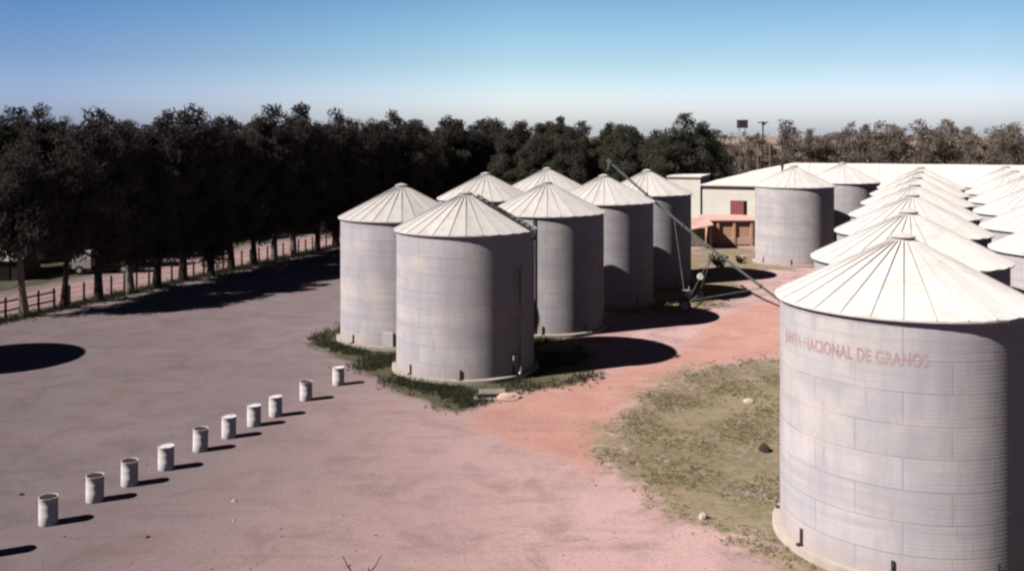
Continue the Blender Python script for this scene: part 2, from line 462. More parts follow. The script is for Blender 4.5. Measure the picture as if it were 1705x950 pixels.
def build_ground():
    fx = np.arange(-46, 46.01, 0.32); fy = np.arange(16, 126.01, 0.34)
    far = np.array([60, 90, 140, 220, 400, 800, 1600, 3000.0])
    xs = np.concatenate([-(46 + far)[::-1], fx, 46 + far])
    ys = np.concatenate([[-3000, -800, -200, -60, -15, 5], fy, 126 + far])
    X, Y = np.meshgrid(xs, ys)
    Z = np.zeros_like(X)
    nx, ny = len(xs), len(ys)
    verts = np.stack([X, Y, Z], -1).reshape(-1, 3)
    ii = np.arange(nx * ny).reshape(ny, nx)
    f = np.stack([ii[:-1, :-1], ii[:-1, 1:], ii[1:, 1:], ii[1:, :-1]], -1).reshape(-1, 4)
    me = bpy.data.meshes.new('ground')
    me.vertices.add(len(verts)); me.vertices.foreach_set('co', verts.ravel())
    me.loops.add(f.size); me.polygons.add(len(f))
    me.loops.foreach_set('vertex_index', f.ravel().astype(np.int32))
    me.polygons.foreach_set('loop_start', np.arange(0, f.size, 4, dtype=np.int32))
    me.polygons.foreach_set('loop_total', np.full(len(f), 4, np.int32))
    me.update(); me.validate()
    g = np.maximum(np.clip(signed(GRASS_MAIN, X, Y) / 3.2 + 0.52, 0, 1) * 0.92, np.clip(signed(GRASS_VERGE, X, Y) / 1.1 + 0.42, 0, 1))
    lush_and_shade = np.clip(signed(GRASS_VERGE, X, Y) / 0.8 + 0.5, 0, 1) * np.clip((7.0 - X) / 6.0, 0, 1)
    g = np.maximum(g, np.clip(signed(GRASS_BACK, X, Y) / 2.5 + 0.5, 0, 1) * 0.80)
    # verge along the tree row
    far_ = np.clip((Y - 139) / 6.0, 0, 1) * np.clip((178 - Y) / 6.0, 0, 1)
    rowx = ROW0[0] + ROWD * (Y - ROW0[1])
    d = (X - rowx) / math.hypot(1, ROWD)
    g = np.maximum(g, np.clip(1.0 - np.abs(d - 0.1) / 1.5, 0, 1) * 0.85 * (Y > 40))
    w_ = np.clip((-d - 8.5) / 2.0, 0, 1) * (Y > 20); g = np.maximum(g, w_ * 0.9); lush_and_shade = np.maximum(lush_and_shade, w_ * 0.9)  # shade of the wood past the track, put in as dark green cover
    lush_and_shade = np.maximum(lush_and_shade, np.clip(1.0 - np.abs(d - 0.1) / 1.5, 0, 1) * 0.7 * (Y > 40))
    lush_and_shade = np.maximum(lush_and_shade, far_ * 0.5)
    g = np.maximum(g, far_)
    r = np.clip(signed(RED, X, Y) / 2.4 + 0.5, 0, 1)
    p = np.clip((X + 16.5 - 0.10 * (Y - 30)) / 18.0, 0, 1)
    p = np.maximum(p, np.clip((-d - 0.9) / 1.2, 0, 1) * np.clip((9.0 + d) / 2.0, 0, 1) * 0.9)
    out_ = np.clip((Y - 176) / 8.0, 0, 1) * (X > -10); g = np.maximum(g * (1 - out_), out_ * 0.75); lush_and_shade = lush_and_shade * (1 - out_); p = np.maximum(p, out_ * 0.25)
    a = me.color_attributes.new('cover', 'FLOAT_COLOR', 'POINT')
    a.data.foreach_set('color', np.stack([g, r, p, lush_and_shade], -1).reshape(-1).astype(np.float32))
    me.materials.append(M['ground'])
    o = bpy.data.objects.new('ground', me); col.objects.link(o)
    tag(o, 'bare grey pink yard with red earth and dry grass patches', 'ground', kind='structure')

ROW0 = (-33.6, 66.5)      # the tree row along the fence: a point and dX/dY
ROWD = 0.346
build_ground()

# ------------------------------------------------------------------ silos
SR, SH, SC, BASE = 3.72, 7.50, 1.92, 0.22

def make_silo():
    root = empty('grain_silo')
    f = MB(); f.lathe([(SR + 0.24, -0.05), (SR + 0.235, BASE - 0.03), (SR + 0.20, BASE), (SR - 0.4, BASE + 0.004)], 72)
    f.build('foundation', M['concrete'], root, True)
    w = MB(); prof = []
    nr = 8
    for k in range(nr):                                   # eight rings of sheet, each lapped a little over the one below
        z0 = BASE + (SH - BASE) * k / nr; z1 = BASE + (SH - BASE) * (k + 1) / nr
        off = 0.002 if k % 2 else 0.0
        prof += [(SR + off, z0), (SR + off, z1)]
    w.lathe(prof, 96)
    w.build('wall', M['wall'], root, True)
    r = MB(); NS = 28; re, rc = SR + 0.15, 0.34; ze, zc = SH - 0.015, SH + SC - 0.14
    vs = []; fs = []
    def pt(rad, z, a): return (rad * math.cos(a), rad * math.sin(a), z)
    for k in range(NS):
        a0 = 2 * math.pi * k / NS; a1 = 2 * math.pi * (k + 1) / NS; am = (a0 + a1) / 2
        b = len(vs)
        for rad, z in ((re, ze - 0.07), (re, ze), (rc, zc)):
            dip = -0.025 * rad / re
            vs += [pt(rad, z, a0), pt(rad * 1.0, z + (dip if z > ze - 0.01 else 0), am), pt(rad, z, a1)]
        for j in (0, 3):
            fs += [(b + j, b + j + 1, b + j + 4, b + j + 3), (b + j + 1, b + j + 2, b + j + 5, b + j + 4)]
        # underside of the eave
        q = len(vs); vs += [pt(SR - 0.03, ze - 0.04, a0), pt(SR - 0.03, ze - 0.04, a1)]
        fs.append((b, q, q + 1, b + 2))
    r.add(vs, fs)
    for k in range(NS):                                   # standing seams
        a = 2 * math.pi * k / NS
        r.bar(pt(re - 0.01, ze + 0.010, a), pt(rc + 0.05, zc + 0.008, a), 0.045, 0.035)
    r.build('roof', M['roof'], root)
    c = MB(); c.lathe([(0.35, zc - 0.05), (0.35, zc + 0.10), (0.40, zc + 0.10), (0.39, zc + 0.13), (0.06, zc + 0.24), (0.0, zc + 0.245)], 24)
    c.build('roof_cap', M['cap'], root, True)
    for k in range(8):                                    # hold-down straps round the foot
        a = R_(-4 + 45 * k - 90)
        s = MB(); ca, sa = math.cos(a), math.sin(a)
        s.box((ca * (SR + 0.045), sa * (SR + 0.045), BASE + 0.25), (0.05, 0.075, 0.50), a)
        s.box((ca * (SR + 0.11), sa * (SR + 0.11), BASE + 0.035), (0.16, 0.13, 0.06), a)
        s.build('anchor_strap', M['dark_metal'], root)
    return root

U = np.array([0.4026, 0.9154])       # direction of the silo rows
silo0 = make_silo()
used = []
def place_silo(x, y, label, group, spin=0.0):
    o = silo0 if not used else dup(silo0)
    used.append(o)
    o.location = (x, y, 0)
    o.rotation_euler = (0, 0, -math.atan2(x, y) + R_(spin))
    tag(o, label, 'silo', group)
    return o

LEFTG = 'silos of the left cluster'
RIGHTG = 'silos of the right rows'
c1 = place_silo(12.28, 30.2, 'nearest and largest looking silo, faded lettering under its eave', RIGHTG)
s2 = place_silo(-2.52, 52.1, 'front silo of the left cluster with a ladder on its roof and a downpipe', LEFTG)
s1 = place_silo(-6.86, 59.6, 'leftmost silo, with a small pale hatch at its foot, beside the drums', LEFTG)
s4 = place_silo(2.28, 63.0, 'silo straight behind the one with the roof ladder, in the left cluster', LEFTG)
s5 = place_silo(6.95, 72.8, 'silo whose roof the long auger points to, in the left cluster', LEFTG)
s6 = place_silo(11.6, 82.5, 'rearmost silo of the left cluster, nearest to the white warehouse', LEFTG)
s3 = place_silo(-2.1, 76.2, 'silo of the left cluster showing only its roof between two nearer roofs', LEFTG, 7)
s7 = place_silo(3.18, 87.0, 'silo of the left cluster whose peak just shows over another roof before the trees', LEFTG, 3)
e1 = place_silo(27.6, 94.0, 'lone silo in front of the warehouse, beside the orange brick shed', RIGHTG)
e2 = place_silo(34.9, 101.6, 'silo half hidden behind the lone silo beside the brick shed', RIGHTG, 4)
cpos = [(16.35, 39.6), (20.9, 50.2), (25.1, 60.0), (29.5, 70.0), (33.9, 80.0), (38.3, 90.0)]
for i, (x, y) in enumerate(cpos):
    place_silo(x, y, f'{ORD[i]} silo behind the lettered one in its row, mostly its pale roof showing', RIGHTG, 3 * i + 2)
dpos = [(25.3, 42.4), (29.7, 52.3), (34.1, 62.2), (38.5, 72.1), (42.9, 82.0), (47.3, 92.0)]
for i, (x, y) in enumerate(dpos):
    place_silo(x, y, f'{ORD[i]} silo from the near end of the farthest right row', RIGHTG, 5 * i + 1)

place_silo(-36.4, 50.2, 'silo standing alone past the open side of the yard, known by its rounded shadow', None)

def on_silo(phi, rad, z):
    a = R_(phi); return Vector((rad * math.sin(a), -rad * math.cos(a), z))

# downpipe and roof ladder of the front silo
p = MB(); p.tube([on_silo(45, SR + 0.24, 5.75), on_silo(45, SR + 0.24, 0.45), on_silo(44, SR + 0.30, 0.26)], 0.075, 10)
for z in (1.2, 3.0, 4.8): p.box(on_silo(45, SR + 0.10, z), (0.10, 0.26, 0.05), R_(45))
p.box(on_silo(41, SR + 0.13, 1.12), (0.34, 0.16, 0.22), R_(45))
p.build('downpipe', M['light_pipe'], s2, True)
def roof_pt(phi, f, off=0.0, side=0.0):
    rr = (SR + 0.15) * (1 - f) + 0.34 * f; zz = SH * (1 - f) + (SH + SC - 0.14) * f
    v = on_silo(phi, rr, zz + off); a = R_(phi)
    return v + Vector((math.cos(a), math.sin(a), 0)) * side
l = MB()
for s in (-0.24, 0.24): l.bar(roof_pt(62, -0.06, 0.16, s), roof_pt(62, 0.93, 0.14, s), 0.06, 0.06)
for k in range(11): l.bar(roof_pt(62, 0.02 + 0.085 * k, 0.15, -0.26), roof_pt(62, 0.02 + 0.085 * k, 0.15, 0.26), 0.11, 0.06)
for s in (-0.24, 0.24): l.bar(roof_pt(62, -0.06, 0.16, s), on_silo(62, SR + 0.30, SH - 0.5) + Vector((math.cos(R_(62)), math.sin(R_(62)), 0)) * s, 0.06, 0.06)
l.build('roof_ladder', M['dark_metal'], s2)
# hatch on the leftmost silo
h = MB(); h.box(on_silo(-12, SR + 0.06, BASE + 0.42), (0.62, 0.14, 0.80), R_(-12))
h.build('hatch', M['white_paint'], s1)
# service pipes on two silos of the cluster
for s, ph in ((s4, -12), (s5, -58), (s6, -60)):
    p = MB(); p.tube([on_silo(ph, SR + 0.10, SH - 0.15), on_silo(ph, SR + 0.10, 0.3)], 0.05, 8)
    p.build('downpipe', M['dark_metal'], s, True)

# lettering round the nearest silo
def wrap_text(body, size, phi0, phi1, z, rad, mat, parent):
    cu = bpy.data.curves.new('lettering', 'FONT'); cu.body = body; cu.size = size; cu.extrude = 0.0; cu.offset = 0.016
    cu.space_character = 1.08
    to = bpy.data.objects.new('tmp_text', cu); col.objects.link(to)
    dg = bpy.context.evaluated_depsgraph_get()
    me = bpy.data.meshes.new_from_object(to.evaluated_get(dg))
    bpy.data.objects.remove(to)
    xs = [v.co.x for v in me.vertices]; x0, x1 = min(xs), max(xs)
    import bmesh
    bm = bmesh.new(); bm.from_mesh(me)
    bmesh.ops.subdivide_edges(bm, edges=[e for e in bm.edges if e.calc_length() > 0.2], cuts=2)
    bm.to_mesh(me); bm.free()
    for v in me.vertices:
        ph = phi0 + (phi1 - phi0) * (v.co.x - x0) / (x1 - x0)
        v.co = on_silo(ph, rad, z + v.co.y)
    me.materials.clear(); me.materials.append(mat)
    o = bpy.data.objects.new('lettering', me); col.objects.link(o); o.parent = parent
    o['label'] = 'faded painted words JUNTA NACIONAL DE GRANOS'
wrap_text('JUNTA NACIONAL DE GRANOS', 0.50, -66, 10, 6.18, SR + 0.006, M['lettering'], c1)

# ------------------------------------------------------------------ drums
def make_drum(lid_mat):
    root = empty('drum')
    b = MB(); H = 0.88; r = 0.29
    b.lathe([(r - 0.01, 0.0), (r, 0.012), (r, 0.285), (r + 0.003, 0.305), (r, 0.32), (r, 0.575), (r + 0.003, 0.59), (r, 0.605), (r, 0.86),
             (r + 0.008, 0.865), (r + 0.008, H), (r - 0.012, H), (r - 0.014, H - 0.02)], 32, cap0=True)
    b.build('body', M['drum_white'], root, True, 80)
    l = MB(); l.lathe([(r - 0.013, H - 0.022), (0.15, H - 0.024), (0.0, H - 0.024)], 32)
    l.tube([(0.16, 0.08, H - 0.03), (0.16, 0.08, H + 0.0)], 0.035, 12)
    l.build('lid', lid_mat, root, True)
    return root
drum_px = [(-23, 924), (80.5, 871), (158, 833), (215.5, 806.5), (276.5, 780), (333.5, 749.5), (381, 727.5), (423, 708), (459, 692), (509.5, 665.5), (563.5, 640)]
rusty = [1, 1, 1, 1, 0, 1, 0, 0, 0, 1, 0]
drum_r = make_drum(M['drum_rust']); drum_w = make_drum(M['drum_white'])
first = {0: True, 1: True}
names = ['drum just outside the near end of the drum row', 'nearest white drum in full view, with a dark rusty lid'] + \
        [f'{ORD[k]} white drum from the near end of the row, with {"dark rusty" if rusty[k + 1] else "white"} lid' for k in range(1, 9)] + \
        ['white drum at the far end of the row, nearest to the silos']
names[0] = 'white drum past the near end of the row, only its shadow reaching in'
for i, (px, py) in enumerate(drum_px):
    x, y = G(px, py)
    src = drum_r if rusty[i] else drum_w
    o = src if first[rusty[i]] else dup(src)
    first[rusty[i]] = False
    o.location = (x, y, 0)
    o.rotation_euler = (R_(random.uniform(-1, 1)), R_(random.uniform(-1, 1)), random.uniform(0, 6.28))
    tag(o, names[i], 'drum', 'white drums in a row across the yard')

# ------------------------------------------------------------------ trees
def leaves_mesh(name, centres, sizes, per, lw, ll, mat, droop=0.5):
    """Leaf-sized quads in clumps round the given centres."""
    cs = []
    for c, s in zip(centres, sizes):
        n = max(6, int(per * s * s))
        d = rng.normal(size=(n, 3)); d /= np.linalg.norm(d, axis=1, keepdims=True)
        rad = s * rng.random(n)[:, None] ** 0.45
        cs.append(np.asarray(c) + d * rad * np.array([1, 1, 0.8]))
    P = np.concatenate(cs); n = len(P)
    ax = rng.normal(size=(n, 3)); ax[:, 2] -= droop; ax /= np.linalg.norm(ax, axis=1, keepdims=True)
    q = rng.normal(size=(n, 3)); sd = np.cross(ax, q); sd /= np.linalg.norm(sd, axis=1, keepdims=True)
    L = (ll * rng.uniform(0.6, 1.3, n))[:, None]; W = (lw * rng.uniform(0.6, 1.3, n))[:, None]
    V = np.stack([P - ax * L / 2, P + sd * W / 2, P + ax * L / 2, P - sd * W / 2], 1).reshape(-1, 3)
    me = bpy.data.meshes.new(name)
    me.vertices.add(n * 4); me.vertices.foreach_set('co', V.ravel())
    me.loops.add(n * 4); me.loops.foreach_set('vertex_index', np.arange(n * 4, dtype=np.int32))
    me.polygons.add(n); me.polygons.foreach_set('loop_start', np.arange(0, n * 4, 4, dtype=np.int32))
    me.polygons.foreach_set('loop_total', np.full(n, 4, np.int32))
    me.update(); me.materials.append(mat)
    return me

def make_tree(name, H, base, rad, kind, bark, leaf, seed):
    """Tapered trunk with limbs; foliage clumps along the limbs."""
    rd = random.Random(seed)
    root = empty(name)
    t = MB(); lean = (rd.uniform(-0.6, 0.6), rd.uniform(-0.6, 0.6))
    n = 7; tp = []
    for i in range(n):
        f = i / (n - 1)
        tp.append(Vector((lean[0] * f + 0.22 * math.sin(3 * f + seed), lean[1] * f + 0.22 * math.cos(2.4 * f + seed) - 0.22 * math.cos(seed), H * 0.93 * f - (0.1 if i == 0 else 0))))
    tr = [0.30 * (1 - 0.86 * (i / (n - 1)) ** 0.8) for i in range(n)]; tr[0] = 0.38
    t.tube(tp, tr, 8)
    def tat(f):
        k = min(int(f * (n - 1)), n - 2); u = f * (n - 1) - k
        return tp[k].lerp(tp[k + 1], u)
    cen = []; siz = []
    nb = 28 if kind == 'dense' else 22
    for i in range(nb):
        f0 = base / H + (0.97 - base / H) * (i + rd.random()) / nb
        g = (f0 - base / H) / (1 - base / H)
        prof = (0.55 + 0.75 * g) if g < 0.35 else max(0.3, 0.82 * (1.30 - g) ** 0.55 / (0.95 ** 0.55))
        a = i * 2.4 + rd.uniform(-0.6, 0.6)
        L = rad * prof * rd.uniform(0.65, 1.2)
        up = rd.uniform(0.35, 0.9) if kind == 'dense' else rd.uniform(0.5, 1.2)
        p0 = tat(max(0.05, f0 * 0.93 - 0.04))
        mid_ = p0 + Vector((math.cos(a) * L * 0.5, math.sin(a) * L * 0.5, L * up * 0.35))
        p1 = p0 + Vector((math.cos(a) * L, math.sin(a) * L, L * up * 0.55))
        t.tube([p0, mid_, p1], [0.09 * (1.15 - g), 0.055 * (1.15 - g), 0.015], 5, False)
        m = 4 if kind == 'dense' else 3
        for k in range(m):
            w = 0.45 + 0.6 * (k + rd.random() * 0.5) / m
            c = p0.lerp(p1, min(w, 1.05)) + Vector((rd.gauss(0, 0.28), rd.gauss(0, 0.28), rd.gauss(0.12, 0.25)))
            cen.append(c); siz.append(rd.uniform(0.7, 1.2) * (1.0 if g < 0.75 else 0.85))
    for k in range(10):                                   # the upper crown closes round the stem
        f = rd.uniform(0.74, 0.97); c = tat(f) + Vector((rd.gauss(0, 0.62), rd.gauss(0, 0.62), rd.gauss(0.1, 0.3)))
        cen.append(c); siz.append(rd.uniform(0.6, 0.95))
    for k in range(4):                                    # leading shoots make the top uneven
        c = tat(0.98) + Vector((rd.gauss(0, 0.35), rd.gauss(0, 0.35), H * 0.06 * rd.uniform(-0.6, 0.6)))
        cen.append(c); siz.append(rd.uniform(0.5, 0.8))
    t.build('trunk', bark, root, True, 60)
    if kind == 'dense': me = leaves_mesh('crown', cen, siz, 150, 0.115, 0.46, leaf, 0.5)
    else: me = leaves_mesh('crown', cen, siz, 62, 0.16, 0.44, leaf, 0.6)
    c = bpy.data.objects.new('crown', me); col.objects.link(c); c.parent = root
    return root

protos = {}
dense = [make_tree('tree', 13.4 + 0.3 * i, b_, r_, 'dense', M['bark_pale' if i in (1, 4) else 'bark'], M['leaf_dark'], 10 + i)
         for i, (b_, r_) in enumerate(((3.0, 3.3), (2.6, 3.0), (3.4, 3.6), (2.2, 3.1), (3.2, 2.8)))]
high = [make_tree('tree', 12.8 + 0.5 * i, 5.3, 3.0, 'dense', M['bark_pale' if i == 0 else 'bark'], M['leaf_dark'], 70 + i) for i in range(2)]
bushy = [make_tree('tree', 13.5, 1.0, 3.5, 'dense', M['bark'], M['leaf_mid'], 30 + i) for i in range(3)]
olive = [make_tree('tree', 13.2 + 0.4 * i, 1.5, 3.1, 'loose', M['bark_pale'], M['leaf_olive'], 50 + i) for i in range(4)]
taken = set()
def place_tree(src, x, y, s, label, group, sz=None):
    o = src if id(src) not in taken else dup(src)
    taken.add(id(src))
    o.location = (x, y, 0); o.rotation_euler = (0, 0, random.uniform(0, 6.28)); o.scale = (s, s, s * (sz or 1))
    tag(o, label, 'tree', group)
    return o

# the row along the fence; the photo shows where the first trunks stand
row_px = [(45, 527), (110, 514), (165, 501), (213, 488), (263, 478), (305, 468), (352, 459), (385, 449), (424, 441), (456, 434), (492, 426), (528, 418), (560, 411)]
rowpts = [G(*p) for p in row_px]
rsz = [0.98, 0.90, 1.08, 0.96, 1.08, 1.16, 0.98, 1.06, 1.00, 1.10, 1.17, 1.02, 1.10]
for i, (x, y) in enumerate(rowpts):
    src = high[i % 2] if i < 2 else dense[[2, 4, 2, 0, 3, 2, 0, 4, 1, 2, 3][i - 2]]
    place_tree(src, x, y, rsz[i], f'{ORD[i]} dark tree of the fence row, counted from its near end', 'dark trees along the wire fence')
# the row goes on behind the silos
y = rowpts[-1][1] + 3.2
while y < 205:
    x = ROW0[0] + ROWD * (y - ROW0[1]) + random.uniform(-1.2, 1.2)
    place_tree(random.choice(dense + bushy), x, y, random.choice((0.9, 0.98, 1.04, 1.10, 1.17)) * random.uniform(0.97, 1.03), 'dark tree in the continuous row rising behind the left silo cluster', 'dark trees behind the left silos')
    y += random.uniform(2.6, 3.8)
# the wood beyond the track
for k in range(84):
    for _ in range(40):
        y = random.uniform(66, 190); off = random.uniform(15.5, 46)
        x = ROW0[0] + ROWD * (y - ROW0[1]) - off * 0.945; yy = y + off * 0.327
        u = CX + FPX * x / yy
        if -200 < u < 760 and yy > 84: break
    place_tree(random.choice(dense + bushy), x, yy, random.uniform(0.88, 1.15), 'dark tree in the thick wood beyond the track behind the fence', 'trees of the dark wood')
# big trees at the left end of the warehouse
for i, (px, Y, s) in enumerate(((1012, 128, 1.0), (1046, 124, 1.07), (1080, 130, 1.05), (1098, 121, 0.98), (1128, 123, 1.18), (1152, 131, 1.14), (1176, 124, 1.08), (1197, 130, 1.02),
                                (978, 132, 1.06), (948, 126, 1.08), (915, 130, 1.08), (880, 128, 1.0), (846, 133, 1.05), (960, 142, 1.12), (1000, 141, 1.14), (1032, 143, 1.1), (900, 143, 1.1), (1066, 142, 1.1))):
    x = (px - CX) * Y / FPX
    lab = 'tallest dark round topped tree at the left end of the white warehouse' if i == 4 else 'dark bushy tree between the left silos and the white warehouse'
    place_tree(bushy[i % 3], x, Y, s, lab, None if i == 4 else 'bushy trees left of the warehouse', 0.97)
# lighter trees behind the warehouse
k = 0
for rowy, step, ph in ((156, 3.1, 0.0), (162, 3.3, 1.7)):
    x = (1222 - CX) * rowy / FPX + ph
    while x < (1745 - CX) * rowy / FPX:
        place_tree(olive[k % 4], x, rowy + random.uniform(-2, 2), random.uniform(0.94, 1.13) * (0.88 if x < (1300 - CX) * rowy / FPX else 1.0), 'thin olive brown tree in the screen behind the white warehouse roof', 'olive trees behind the warehouse')
        x += step * random.uniform(0.8, 1.25); k += 1

# shrub near the brick shed
def shrub(px, py, w, h, label, seed):
    x, y = G(px, py); rd = random.Random(seed)
    root = empty('shrub', (x, y, 0))
    st = MB(); cen = []; siz = []
    for i in range(9):
        a = i * 0.7 + rd.random(); r = w / 2 * rd.uniform(0.3, 0.85); z = h * rd.uniform(0.4, 0.85)
        st.tube([(0.05 * math.cos(a), 0.05 * math.sin(a), -0.05), (r * 0.6 * math.cos(a), r * 0.6 * math.sin(a), z * 0.6), (r * math.cos(a), r * math.sin(a), z)], [0.035, 0.025, 0.01], 5)
        cen.append((r * math.cos(a), r * math.sin(a), z)); siz.append(0.22 * w * rd.uniform(0.7, 1.2))
        cen.append((r * 0.6 * math.cos(a), r * 0.6 * math.sin(a), z * 0.55)); siz.append(0.2 * w)
    st.build('stem', M['bark'], root)
    me = leaves_mesh('foliage', cen, siz, 180, 0.12, 0.26, M['leaf_green'], 0.1)
    c = bpy.data.objects.new('foliage', me); col.objects.link(c); c.parent = root
    tag(root, label, 'shrub')
shrub(1196, 446, 1.9, 1.3, 'low green shrub on the grass in front of the brick shed', 1)
shrub(1232, 438, 1.2, 0.7, 'smaller green shrub beside the lone silo, before the brick shed', 2)

# ------------------------------------------------------------------ fence along the tree row
fn = empty('fence', (rowpts[0][0], rowpts[0][1], 0))
def fpt(t):                                                # along the fence, a little behind the trunks
    y = 60 + t
    return Vector((ROW0[0] + ROWD * (y - ROW0[1]) - 0.5, y, 0)) - fn.location
tcur = 0.0; prev = None
while tcur < 52:
    p = fpt(tcur)
    h = 1.45 + random.uniform(-0.08, 0.1)
    m = MB(); m.tube([p + Vector((0, 0, -0.1)), p + Vector((random.uniform(-.05, .05), random.uniform(-.05, .05), h))], [0.09, 0.08], 7)
    m.build('post', M['post'], fn, True)
    tcur += 1.35
for z in (0.45, 0.85, 1.25):
    w = MB(); w.tube([fpt(k * 1.35) + Vector((0.07, 0, z + random.uniform(-0.02, 0.02))) for k in range(39)], 0.012, 5)
    w.build('wire', M['dark_metal'], fn)
for z in (0.55, 1.15):
    w = MB()
    for k in range(7): w.bar(fpt(k * 1.35) + Vector((0.1, 0, z)), fpt((k + 1) * 1.35) + Vector((0.1, 0, z + 0.02)), 0.04, 0.11)
    w.build('rail', M['post'], fn)
tag(fn, 'dark post and wire fence with two low rails at its near end', 'fence')

# ------------------------------------------------------------------ warehouse and sheds
wx0, wx1, wy0, wy1, we, wr = 22.4, 112.0, 113.0, 137.0, 6.5, 8.85
wh = empty('warehouse', (wx0, wy0, 0), R_(-20))
ox, oy = wx0, wy0
b = MB(); b.box(((wx1 - wx0) / 2, (wy1 - wy0) / 2, we / 2 - 0.1), (wx1 - wx0, wy1 - wy0, we + 0.2))
b.build('wall', M['whitewash'], wh)
r = MB(); o_ = 0.35; X0, X1, Y0, Y1 = -o_, wx1 - wx0 + o_, -o_, wy1 - wy0 + o_
rx = 9.5; ym = (Y0 + Y1) / 2
ze_ = we + 0.03
vs = [(X0, Y0, ze_), (X1, Y0, ze_), (X1, Y1, ze_), (X0, Y1, ze_), (rx, ym, wr), (X1, ym, wr),
      (X0, Y0, ze_ - 0.12), (X1, Y0, ze_ - 0.12), (X1, Y1, ze_ - 0.12), (X0, Y1, ze_ - 0.12)]
r.add(vs, [(0, 1, 5, 4), (2, 3, 4, 5), (3, 0, 4), (1, 2, 5), (0, 6, 7, 1), (1, 7, 8, 2), (2, 8, 9, 3), (3, 9, 6, 0), (6, 9, 8, 7)])
for k in range(1, 45):                                     # lapped sheet seams down the near slope
    x = rx + k * 2.0
    if x < X1: r.bar((x, Y0 + 0.02, ze_ + 0.025), (x, ym, wr + 0.02), 0.05, 0.05)
r.build('roof', M['shed_roof'], wh)
# red shutter in a dark opening
wpx = lambda px, Y: (px - CX) * Y / FPX
wxa, wxb = (wpx(1217, 112) - ox) / 0.94 - 0.1, (wpx(1244, 111.5) - ox) / 0.94 - 0.1
wz0, wz1 = CAMH - (358 - YH) * 111.5 / FPX, CAMH - (334 - YH) * 111.5 / FPX
d = MB(); d.box(((wxa + wxb) / 2, -0.015, (wz0 + wz1) / 2), (wxb - wxa, 0.05, wz1 - wz0)); wo = d.build('window', M['dark_void'], wh)
d = MB(); d.box(((wxa + wxb) / 2 - 0.17, -0.085, (wz0 + wz1) / 2), (wxb - wxa - 0.36, 0.08, wz1 - wz0 - 0.04)); d.build('shutter', M['red_paint'], wo)
v = MB(); vx, vy = 8.6, 6.2
vz = ze_ + (wr - ze_) * (vy - Y0) / (ym - Y0)
v.tube([(vx, vy, vz - 0.1), (vx, vy, vz + 0.85)], 0.13, 10); v.lathe([(0.22, 0.8), (0.2, 0.95), (0.0, 1.05)], 12, (vx, vy, vz))
v.build('vent_pipe', M['dark_metal'], wh)
tag(wh, 'long whitewashed warehouse with pale sheet roof and a red shuttered window', 'warehouse')
# lower block left of it
lb = empty('storehouse', (18.7, 115.2, 0), R_(-20))
b = MB(); b.box((1.9, 4, 3.6), (3.9, 8, 7.4)); b.build('wall', M['whitewash'], lb)
b = MB(); b.box((1.9, 4, 7.38), (4.1, 8.4, 0.16)); b.build('roof', M['shed_roof'], lb)
tag(lb, 'lower flat roofed white block at the end of the warehouse, past the rearmost silo', 'storehouse')
# orange brick shed
bx0, bx1, by0, by1 = wpx(1178, 107.5), wpx(1257, 107.5), 107.5, 111.7
sh = empty('brick_shed', (bx0, by0, 0))
W_, D_ = bx1 - bx0, by1 - by0
b = MB(); b.box((W_ / 2, D_ / 2, 1.35), (W_, D_ - 0.01, 2.86)); b.build('wall', M['brick'], sh)
b = MB()
for px in (1195, 1222, 1251): b.box((wpx(px, 107.5) - bx0, -0.10, 1.45), (0.28, 0.24, 2.9))
b.build('pilaster', M['brick'], sh)
b = MB(); b.box((W_ / 2, -0.06, 0.55), (W_ - 0.02, 0.16, 0.75)); b.build('plinth', M['sand'], sh)
b = MB(); b.add([(-.2, -.35, 2.9), (W_ + .2, -.35, 2.9), (W_ + .2, D_, 3.15), (-.2, D_, 3.15), (-.2, -.35, 2.8), (W_ + .2, -.35, 2.8), (W_ + .2, D_, 3.05), (-.2, D_, 3.05)],
                [(0, 1, 2, 3), (4, 7, 6, 5), (0, 4, 5, 1), (1, 5, 6, 2), (2, 6, 7, 3), (3, 7, 4, 0)])
b.build('roof', M['pink_tile'], sh)
tag(sh, 'low orange brick shed with pilasters and a pink roof, against the warehouse', 'shed')
# pink roofed lean-to in shade
lt = empty('lean_to', (wpx(1146, 104), 104, 0))
W_ = wpx(1184, 104) - wpx(1146, 104)
b = MB(); b.box((W_ / 2, 2.4, 1.0), (W_ - 0.3, 0.15, 2.2)); b.build('wall', M['bark_pale'], lt)
b = MB(); b.add([(-.2, -.3, 2.15), (W_ + .2, -.3, 2.75), (W_ + .2, 3.0, 3.2), (-.2, 3.0, 3.2), (-.2, -.3, 2.05), (W_ + .2, -.3, 2.65), (W_ + .2, 3.0, 3.1), (-.2, 3.0, 3.1)],
                [(0, 1, 2, 3), (4, 7, 6, 5), (0, 4, 5, 1), (1, 5, 6, 2), (2, 6, 7, 3), (3, 7, 4, 0)])
b.build('roof', M['pink_tile'], lt)
for x in (0.05, W_ - 0.05):
    b = MB(); b.box((x, -0.1, 1.1), (0.12, 0.12, 2.3)); b.build('post', M['post'], lt)
tag(lt, 'open lean to with a pink sloping roof, between the rearmost silo and the brick shed', 'lean to')

